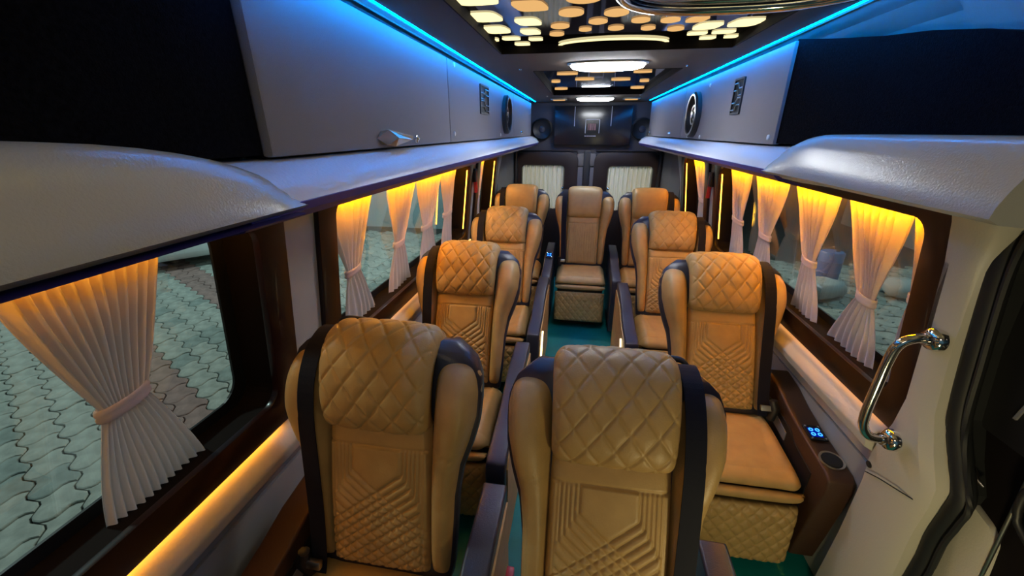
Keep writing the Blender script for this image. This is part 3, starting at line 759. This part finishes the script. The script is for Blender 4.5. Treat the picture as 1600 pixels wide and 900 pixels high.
def build_seat(name, plain=False):
    root = bpy.data.objects.new(name, None); COL.objects.link(root); root.empty_display_size = .1
    # cushion: back to front over the rolled lip
    path = [(.03, .490), (-.06, .497), (-.15, .490), (-.25, .483), (-.33, .478), (-.368, .468), (-.384, .450), (-.386, .430), (-.372, .415)]
    def r(X, S, U, V):
        q = -.004*groove(np.abs(np.abs(X)-.150-.02*np.cos(S*9)), .004)*(S < .37)
        return q-.005*groove(np.abs(S-.385), .005)+.010*np.exp(-((np.abs(X)-.18)/.03)**2)
    pad('seat_cushion', path[::-1], lambda V: (-.225+0*V, .225+0*V), .07, .012, lambda X, S, U, V: r(X, .50-S, U, V), TAN, root, 60, 70, 8, 14)
    pad('seat_roll', [(-.362, .382), (-.392, .386), (-.400, .406), (-.392, .424), (-.362, .432)], lambda V: (-.222+0*V, .222+0*V), .03, .004, None, TAN, root, 30, 12, 10, 4)
    pad('leg_rest', [(-.425, .085), (-.420, .12), (-.414, .22), (-.408, .32), (-.402, .355), (-.385, .374)], lambda V: (-.220+0*V, .220+0*V), .05, .004, quilt(.052, .062, .0052, .0034, .0030), TAN, root, 110, 80, 10, 16)
    MB().box(-.20, .20, -.36, .05, .10, .41).build('seat_frame', BLACKP, root, bevel=.01)
    MB().box(-.16, .16, -.28, .02, .0, .10).build('pedestal', BLACKP, root)
    # backrest in its own frame, origin at the joint
    bk = pad('backrest', [(-.045, .015), (-.047, .10), (-.050, .20), (-.052, .30), (-.050, .42), (-.045, .50)], lambda V: (-.152+0*V, .152+0*V), .06, .006, centre_relief(plain), TAN, root, 120, 180, 14, 18)
    bk.location = (0, 0, .49)
    # carcass shell behind
    def shell():
        n = 30; ts = np.linspace(0, 1, n); K = 16; v = []; f = []
        for t in ts:
            hw = float(outline(t))-.001; z = t*BL*.975
            f0 = -.015+.02*(t > .97); bkd = .115-.05*abs(t-.8)*.8-(.05 if t > .985 else 0)
            pr_ = [(-hw, f0), (-hw-.002, .03), (-hw+.004, .065), (-hw+.03, bkd-.012), (-hw+.07, bkd), (-hw*.3, bkd+.004), (hw*.3, bkd+.004), (hw-.07, bkd), (hw-.03, bkd-.012), (hw-.004, .065), (hw+.002, .03), (hw, f0), (hw*.6, f0-.004), (hw*.2, f0-.004), (-hw*.2, f0-.004), (-hw*.6, f0-.004)]
            v += [(p[0], p[1], z) for p in pr_]
        for i in range(n-1): f += [(i*K+k, i*K+(k+1) % K, (i+1)*K+(k+1) % K, (i+1)*K+k) for k in range(K)]
        f += [tuple(range(K)), tuple(range((n-1)*K, n*K))]
        return mesh('back_shell', v, f, NAVY, bk, True)
    shell()
    for sg in (-1, 1):
        def xr(V, sg=sg):
            t = V*.93; a = .148+.012*(V > .6)*0; b = outline(t)
            return (np.minimum(sg*a+0*V, sg*b), np.maximum(sg*a+0*V, sg*b))
        def rl(X, S, U, V, sg=sg):
            w_ = np.exp(-((V-.76)/.20)**2)
            o = U*sg
            r_ = .030*w_*(1-o*o)**.5*1.0+.020*w_*(o+.2)
            r_ = r_-.004*groove(np.abs(S-.40+.25*(np.abs(X)-.18)), .004)-.003*groove(np.abs(S-.235), .004)
            return r_
        pad('side_bolster', [(-.040, .012), (-.046, .15), (-.050, .35), (-.046, .55), (-.032, .62), (-.008, .658), (.015, .672)], xr, .055, .016, rl, TAN, bk, 26, 90, 3, 10)
    # quilted headrest cushion wrapping over the top
    pad('headrest', [(-.052, .440), (-.076, .452), (-.094, .50), (-.100, .56), (-.096, .63), (-.080, .685), (-.048, .722), (.0, .742), (.05, .735), (.095, .70), (.11, .64)], lambda V: (-.158+.006*np.cos(V*3), .158-.006*np.cos(V*3)), .050, .012,
        (None if plain else quilt(.066, .088, .0045, .0030, .0022)), TAN, bk, 120, 140, 10, 12)
    return root, bk

def belt(bk, sx):
    x = sx*.182
    pts = [(x, .10, .64), (x, .06, .70), (x, .02, .712), (x, -.022, .695), (x, -.060, .655), (x, -.088, .58), (x, -.092, .48), (x-.002*sx, -.082, .36), (x-.008*sx, -.072, .20), (x-.012*sx, -.070, .06), (x-.012*sx, -.075, .01)]
    P = smoothpts(pts, 4); m = MB(); v = []; f = []; w_ = .0235
    for p in P: v += [(p.x-w_, p.y, p.z), (p.x+w_, p.y, p.z), (p.x+w_, p.y+.003, p.z+.002), (p.x-w_, p.y+.003, p.z+.002)]
    n = len(P)
    for i in range(n-1): f += [(i*4+k, i*4+(k+1) % 4, i*4+4+(k+1) % 4, i*4+4+k) for k in range(4)]
    f += [(0, 1, 2, 3), (4*n-4, 4*n-3, 4*n-2, 4*n-1)]
    m.add(v, f); m.build('seat_belt', BELT, bk)
    b = MB().box(x-.03*1, x+.03, -.095, -.078, .035, .06).build('belt_tongue', SATIN, bk, bevel=.004)
    MB().tube([(x+sx*.02, -.06, .0), (x+sx*.028, -.085, .05), (x+sx*.02, -.09, .085)], [.02, .022, .016], 8).build('belt_buckle', BLACKP, bk, smooth=True)
def aisle_arm(root, side, inner, led, y0=.20):
    """navy padded armrest; side = -1 left of the seat as seen, inner face towards the aisle"""
    x0, x1 = (.258, .335) if side > 0 else (-.335, -.258)
    top = [(y0, .655), (-.05, .640), (-.20, .600), (-.30, .570), (-.50, .555), (-.535, .54), (-.55, .50), (-.555, .08)]
    poly = top+[(y0, .08)]
    o = MB().prism(poly, 'x', x0, x1).build('armrest', NAVY, root, bevel=.010, seg=3)
    # tan leather facing on the aisle side
    xi = x1 if side > 0 else x0; s2 = side
    fp = [(y0-.02, .60), (-.11, .60), (-.21, .565), (-.31, .54), (-.49, .53), (-.52, .50), (-.53, .10), (y0-.02, .10)]
    MB().prism(fp, 'x', *sorted((xi, xi+s2*.006))).build('tan_facing', TAN, o)
    if led:
        pts = smoothpts([(xi+s2*.012, -.40, .50), (xi+s2*.012, -.455, .42), (xi+s2*.012, -.485, .30), (xi+s2*.012, -.49, .14)], 5)
        MB().tube(pts, .005, 8).build('led_strip', E_WARM, o, smooth=True)
    MB().box(*sorted((xi-s2*.058, xi-s2*.018)), y0-.04, y0+.02, .30, .50).build('arm_bracket', BLACKP, o)
    return o
def ctrl(parent, cx, cy, z, tilt, w=.062, h=.075):
    def T(p): # local plane coordinates to the console top
        return (cx+p[0], cy+p[1]*math.cos(tilt)-p[2]*math.sin(tilt), z+p[1]*math.sin(tilt)+p[2]*math.cos(tilt))
    m = MB().box(-w/2, w/2, -h/2, h/2, 0, .006); m.v = [T(p) for p in m.v]
    pn = m.build('control_panel', SCREEN, parent)
    m = MB().box(-w*.34, w*.34, -h*.30, h*.30, .006, .0068); m.v = [T(p) for p in m.v]; m.build('button_backlight', E_BTN2, pn)
    for ix in (-1, 1):
        for iy in (-1, 1):
            m = MB().tube([(ix*w*.19+.0066*math.cos(2*PI*k/16), iy*h*.155+.0066*math.sin(2*PI*k/16), .009) for k in range(16)], .0018, 6, closed=True)
            m.v = [T(p) for p in m.v]; m.build('button_ring', E_BTN, pn)
            m = MB().lathe([(.0045, .006), (.004, .009), (.001, .010)], (ix*w*.38, iy*h*.41, 0), (0, 0, 1), 10); m.v = [T(p) for p in m.v]; m.build('screw', CHROME, pn, smooth=True)
def console(root, side):
    """brown window-side armrest with a control panel and a cup holder at its front"""
    x0, x1 = (.238, .330) if side > 0 else (-.330, -.238)
    xm = (x0+x1)/2
    poly = [(.14, .655), (.02, .640), (-.08, .610), (-.18, .590), (-.40, .565), (-.425, .55), (-.43, .50), (-.37, .10), (.14, .10)]
    o = MB().prism(poly, 'x', x0, x1).build('window_armrest', BROWNP, root, bevel=.010, seg=3)
    xi = x0 if side > 0 else x1
    MB().prism([(.13, .56), (-.02, .56), (-.16, .545), (-.20, .52), (-.34, .50), (-.33, .12), (.13, .12)], 'x', *sorted((xi, xi-side*.004))).build('inner_panel', BLACKP, o)
    MB().prism([(-.02, .535), (-.14, .515), (-.14, .475), (-.02, .485)], 'x', *sorted((xi-side*.004, xi-side*.007))).build('grey_plate', PLATE, o)
    ctrl(o, xm, -.22, .590, math.radians(6))
    MB().lathe([(.034, -.030), (.034, .002), (.041, .004), (.041, -.002), (.036, -.006)], (xm, -.345, .575), (0, -.10, 1), 28, caps=False).build('cup_holder_ring', SATIN, o, smooth=True)
    MB().lathe([(.033, 0), (.033, .003)], (xm, -.345, .5765), (0, -.10, 1), 24).build('cup_well', RUBBER, o)
    return o

ps, pbk = build_seat('recliner_seat')
pp, ppbk = build_seat('recliner_seat', plain=True)
SEATS = [
 ('tan quilted recliner in the front row at the left window, nearest on the left', -.56, .73, 14, -1, 'L', 'R', False, False),
 ('tan quilted recliner in the front row beside the aisle, nearest in the middle', .065, .64, 24, 1, None, 'R', False, False),
 ('tan quilted recliner in the second row at the left windows, black belt on its left', -.60, 1.65, 25, -1, 'L', 'R', False, False),
 ('tan quilted recliner in the second row on the right with glowing blue buttons beside it', .635, 1.645, 26, 1, 'R', 'L', False, True),
 ('tan quilted recliner in the third row on the left, just ahead of the rear row', -.58, 2.68, 24, -1, 'L', 'R', False, True),
 ('tan quilted recliner in the third row on the right, just ahead of the rear row', .60, 2.66, 23, 1, 'R', 'L', False, True),
 ('plain tan rear-row recliner in the left corner under the left rear window', -.61, 3.80, 12, -1, 'L', None, True, False),
 ('plain tan recliner in the centre of the rear row, facing straight up the aisle', .0, 3.72, 11, -1, None, 'LR', True, False),
 ('plain tan rear-row recliner in the right corner under the right rear window', .585, 3.72, 12, 1, 'R', None, True, False),
]
ROT = {'L': -1, 'R': 1}
seat_objs = []
for i, (lab, x, y, rec, bsx, win, arm, plain, led) in enumerate(SEATS):
    src = pp if plain else ps
    first = (not plain and i == 0) or (plain and i == 6)
    SEATS[i] = SEATS[i] + (first,)
# copies are made before the individual fittings are added
for i, S_ in enumerate(SEATS):
    (lab, x, y, rec, bsx, win, arm, plain, led, first) = S_
    src = pp if plain else ps
    o = src if first else copy_tree(src)
    seat_objs.append(o)
for o, S_ in zip(seat_objs, SEATS):
    (lab, x, y, rec, bsx, win, arm, plain, led, first) = S_
    o.location = (x, y, 0); tag(o, lab, 'seat', 'tan leather recliner seats')
    bk = [c for c in o.children if c.name.startswith('backrest')][0]
    bk.rotation_euler.x = -math.radians(rec)
    belt(bk, bsx)
    if win: console(o, ROT[win])
    if arm:
        for a in arm:
            ao = aisle_arm(o, ROT[a], 0, led)
            if plain and a == 'L': ctrl(ao, -.296, -.16, .625, math.radians(20), .06, .085)
            if plain: pass
# rear face grab bar of nearest seats (black handle on the top rear corner)
for k, sx in ((0, -1), (1, 1)):
    bk = [c for c in seat_objs[k].children if c.name.startswith('backrest')][0]
    MB().tube(smoothpts([(sx*.12, .115, .68), (sx*.125, .12, .712), (sx*.15, .122, .716), (sx*.20, .12, .712), (sx*.215, .11, .67)]), .009, 8).build('back_handle', BLACKP, bk, smooth=True)
bb = MB().box(-.262, -.240, .09, .125, .475, .525).build('buckle_release', RED, seat_objs[1], bevel=.004)
MB().tube([(-.24, .10, .36), (-.25, .107, .43), (-.251, .108, .48)], .009, 8).build('buckle_stalk', BLACKP, seat_objs[1], smooth=True)

# ---------------------------------------------------------------- outside: paving, car, walls
GZ = -0.60
gnd = struct(box('ground', SOIL, None, (-30, 30, -12, 30, GZ-.3, GZ-.035)))
ANG = math.radians(-28); TW, TH = .27, .215
ca, sa = math.cos(ANG), math.sin(ANG)
def to_w(p, q): return (p*ca-q*sa, p*sa+q*ca)
def hline(p, j): return j*TH+.030*math.sin(2*PI*p/TW+(j % 2)*PI)
def vline(q, i, j): return (i+.5*(j % 2))*TW+.028*math.sin(2*PI*(q-j*TH)/TH)
def tile(i, j):
    n = 6; P = []
    g_ = .004
    # corners at the crossings of wavy lines
    def c(ii, jj, row):
        p = (ii+.5*(row % 2))*TW; return (p, hline(p, jj))
    a, b, c_, d = c(i, j, j), c(i+1, j, j), c(i+1, j+1, j), c(i, j+1, j)
    for k in range(n): p = a[0]+(b[0]-a[0])*k/n; P.append((p, hline(p, j)))
    for k in range(n): t = k/n; P.append((b[0]+.028*math.sin(2*PI*t), b[1]+(c_[1]-b[1])*t))
    for k in range(n): p = c_[0]+(d[0]-c_[0])*k/n; P.append((p, hline(p, j+1)))
    for k in range(n): t = 1-k/n; P.append((d[0]+.028*math.sin(2*PI*t), a[1]+(d[1]-a[1])*t))
    cx = sum(p[0] for p in P)/len(P); cy = sum(p[1] for p in P)/len(P)
    sc = .955
    return (cx, cy), [((p[0]-cx)*sc, (p[1]-cy)*sc) for p in P]
templ = {}
for par in (0, 1):
    for mat, key in ((PAVE, 0), (PAVR, 1), (PAVD, 2)):
        (cx, cy), P = tile(0, par); Pw = [to_w(*p) for p in P]
        inner = [(p[0]*.95, p[1]*.95) for p in Pw]; n = len(Pw)
        v = [(p[0], p[1], -.03) for p in Pw]+[(p[0], p[1], -.006) for p in Pw]+[(p[0], p[1], 0) for p in inner]
        f = [(k, (k+1) % n, n+(k+1) % n, n+k) for k in range(n)]+[(n+k, n+(k+1) % n, 2*n+(k+1) % n, 2*n+k) for k in range(n)]+[tuple(range(2*n, 3*n))]
        me = bpy.data.meshes.new('paver'); me.from_pydata(v, [], f); me.update(); me.materials.append(mat)
        templ[(par, key)] = (me, v, f)
cand = []
rp = random.Random(11)
camx, camy = -.055, 0
for j in range(-60, 90):
    for i in range(-60, 60):
        cx = (i+.5+.5*(j % 2))*TW; cy = (j+.5)*TH
        X_, Y_ = to_w(cx, cy)
        left = -9.6 < X_ < -1.15 and -2.2 < Y_ < 9.0
        right = 1.15 < X_ < 6.5 and -.5 < Y_ < 8.0
        if not (left or right): continue
        # stripe rows run along the paving rows: perpendicular coordinate
        q = -X_*sa+Y_*ca
        qs = (q-1.66)
        key = 1 if (abs(q-(4.11*sa*1+2.9)) < 0 or False) else 0
        for q0 in (.43, 1.72):
            if abs(q-q0) < .19 and left: key = 1
        if key == 0 and rp.random() < .22: key = 2
        d = math.hypot(X_-camx, Y_-camy)
        cand.append((d, left, X_, Y_, j % 2, key))
def vis(c):
    d, left, X_, Y_ = c[:4]; a = math.degrees(math.atan2(-X_, Y_)); return left and (40 < a < 72) and d > 2.2
near = sorted([c for c in cand if vis(c)])[:300]; ns = set(id(c) for c in near)
for c in near:
    o = bpy.data.objects.new('paver', templ[(c[4], c[5])][0]); COL.objects.link(o); o.parent = gnd
    o.location = (c[2], c[3], GZ+rp.uniform(-.005, .004)); o.rotation_euler = (rp.uniform(-.012, .012), rp.uniform(-.012, .012), 0)
for key, mat in ((0, PAVE), (1, PAVR), (2, PAVD)):
    V_ = []; F_ = []
    for c in cand:
        if id(c) in ns or c[5] != key: continue
        me, v, f = templ[(c[4], key)]; n0 = len(V_); z = GZ+rp.uniform(-.005, .004)
        V_ += [(p[0]+c[2], p[1]+c[3], p[2]+z) for p in v]; F_ += [tuple(k+n0 for k in q) for q in f]
    me = bpy.data.meshes.new('paver_field'); me.from_pydata(V_, [], F_); me.update(); o = link('paver_field', me, mat, gnd); o['kind'] = 'stuff'

def yard_wall(name, x0, x1, y0, y1, z1, n):
    o = MB().box(x0, x1, y0, y1, GZ-.05, z1).build(name, WALLO); struct(o); return o
yard_wall('trim_26', -14, 3.2, 9.6, 9.85, 2.6, 0)
yard_wall('trim_27', 7.0, 7.2, -6, 12, 2.2, 0)

# white car at the far side of the yard
car = thing('parked_car', 'white car parked on the paving, glimpsed through the nearest left window', 'car', (-7.45, 6.25, GZ))
car.rotation_euler.z = math.radians(50)
def carbody():
    st = [(-2.0, .42, .62, .62), (-1.85, .25, .80, .76), (-1.2, .20, .92, .84), (-.9, .20, .96, .85), (.9, .20, .98, .85), (1.6, .22, .95, .82), (1.9, .28, .82, .72), (2.0, .42, .62, .60)]
    v = []; f = []; K = 10
    for (x, zb, zt, hw) in st:
        v += [(x, -hw+.06, zb), (x, -hw, zb+.12), (x, -hw-.01, (zb+zt)/2), (x, -hw+.03, zt-.05), (x, -hw+.14, zt), (x, hw-.14, zt), (x, hw-.03, zt-.05), (x, hw+.01, (zb+zt)/2), (x, hw, zb+.12), (x, hw-.06, zb)]
    for i in range(len(st)-1): f += [(i*K+k, i*K+(k+1) % K, (i+1)*K+(k+1) % K, (i+1)*K+k) for k in range(K)]
    f += [tuple(range(K)), tuple(range((len(st)-1)*K, len(st)*K))]
    mesh('body', v, f, CARW, car, True)
    v = []; f = []; cs = [(-1.15, .93, .93, .72), (-.55, .95, 1.40, .60), (.2, .95, 1.47, .60), (.95, .95, 1.38, .60), (1.55, .93, .95, .70)]
    for (x, zb, zt, hw) in cs: v += [(x, -.80+.0, zb), (x, -hw, zt), (x, hw, zt), (x, .80, zb)]
    for i in range(len(cs)-1): f += [(i*4+k, i*4+(k+1) % 4, i*4+4+(k+1) % 4, i*4+4+k) for k in range(4)]
    mesh('cabin_glass', v, f, CARG, car, True)
    MB().box(-.5, .95, -.585, .585, 1.39, 1.50).build('roof', CARW, car, bevel=.03)
carbody()
for x in (-1.25, 1.25):
    for y in (-.72, .72):
        wv = MB().lathe([(.31, -.10), (.31, .10), (.25, .12), (.20, .10)], (x, y, .31), (0, 1 if y > 0 else -1, 0), 24).build('wheel', TYRE, car, smooth=True)
        MB().lathe([(.20, .09), (.19, .115), (.05, .12), (.001, .12)], (x, y, .31), (0, 1 if y > 0 else -1, 0), 20).build('hubcap', SATIN, wv, smooth=True)
for y in (-.5, .5): MB().lathe([(.09, 0), (.08, .03), (.01, .04)], (-1.93, y, .66), (-1, 0, 0), 16).build('headlamp', CARG, car, smooth=True)
# drum and sack seen through the right window
dr = thing('plastic_drum', 'blue plastic drum standing on the paving outside the right window', 'drum', (4.05, 6.95, GZ))
MB().lathe([(.24, 0), (.28, .03), (.28, .28), (.29, .30), (.28, .32), (.28, .60), (.29, .62), (.28, .64), (.28, .86), (.25, .9)], (0, 0, 0), (0, 0, 1), 28).build('barrel', TARP, dr, smooth=True)
dr.scale = (.6, .6, .55)
MB().lathe([(.05, .90), (.05, .93)], (.12, 0, 0), (0, 0, 1), 14).build('bung', BLACKP, dr)
def sack(loc, rz, lab):
    bm = bmesh.new(); bmesh.ops.create_uvsphere(bm, u_segments=24, v_segments=14, radius=1)
    for v_ in bm.verts:
        x, y, z = v_.co
        x = math.copysign(abs(x)**.6, x)*.42; y = math.copysign(abs(y)**.7, y)*.26; z = math.copysign(abs(z)**.8, z)*.13+.12
        n_ = .015*math.sin(17*x+5*y)+.012*math.sin(23*y+9*x); v_.co = (x, y, max(0, z+n_))
    me = bpy.data.meshes.new('sack'); bm.to_mesh(me); bm.free(); me.polygons.foreach_set('use_smooth', [True]*len(me.polygons))
    o = link('woven_sack', me, SACK); o.location = loc; o.rotation_euler.z = rz; tag(o, lab, 'sack', 'sacks beside the drum')
sack((3.55, 6.2, GZ), .5, 'white sack lying in front of the blue drum outside'); sack((4.95, 6.3, GZ), -.3, 'white sack lying to the right of the blue drum outside')
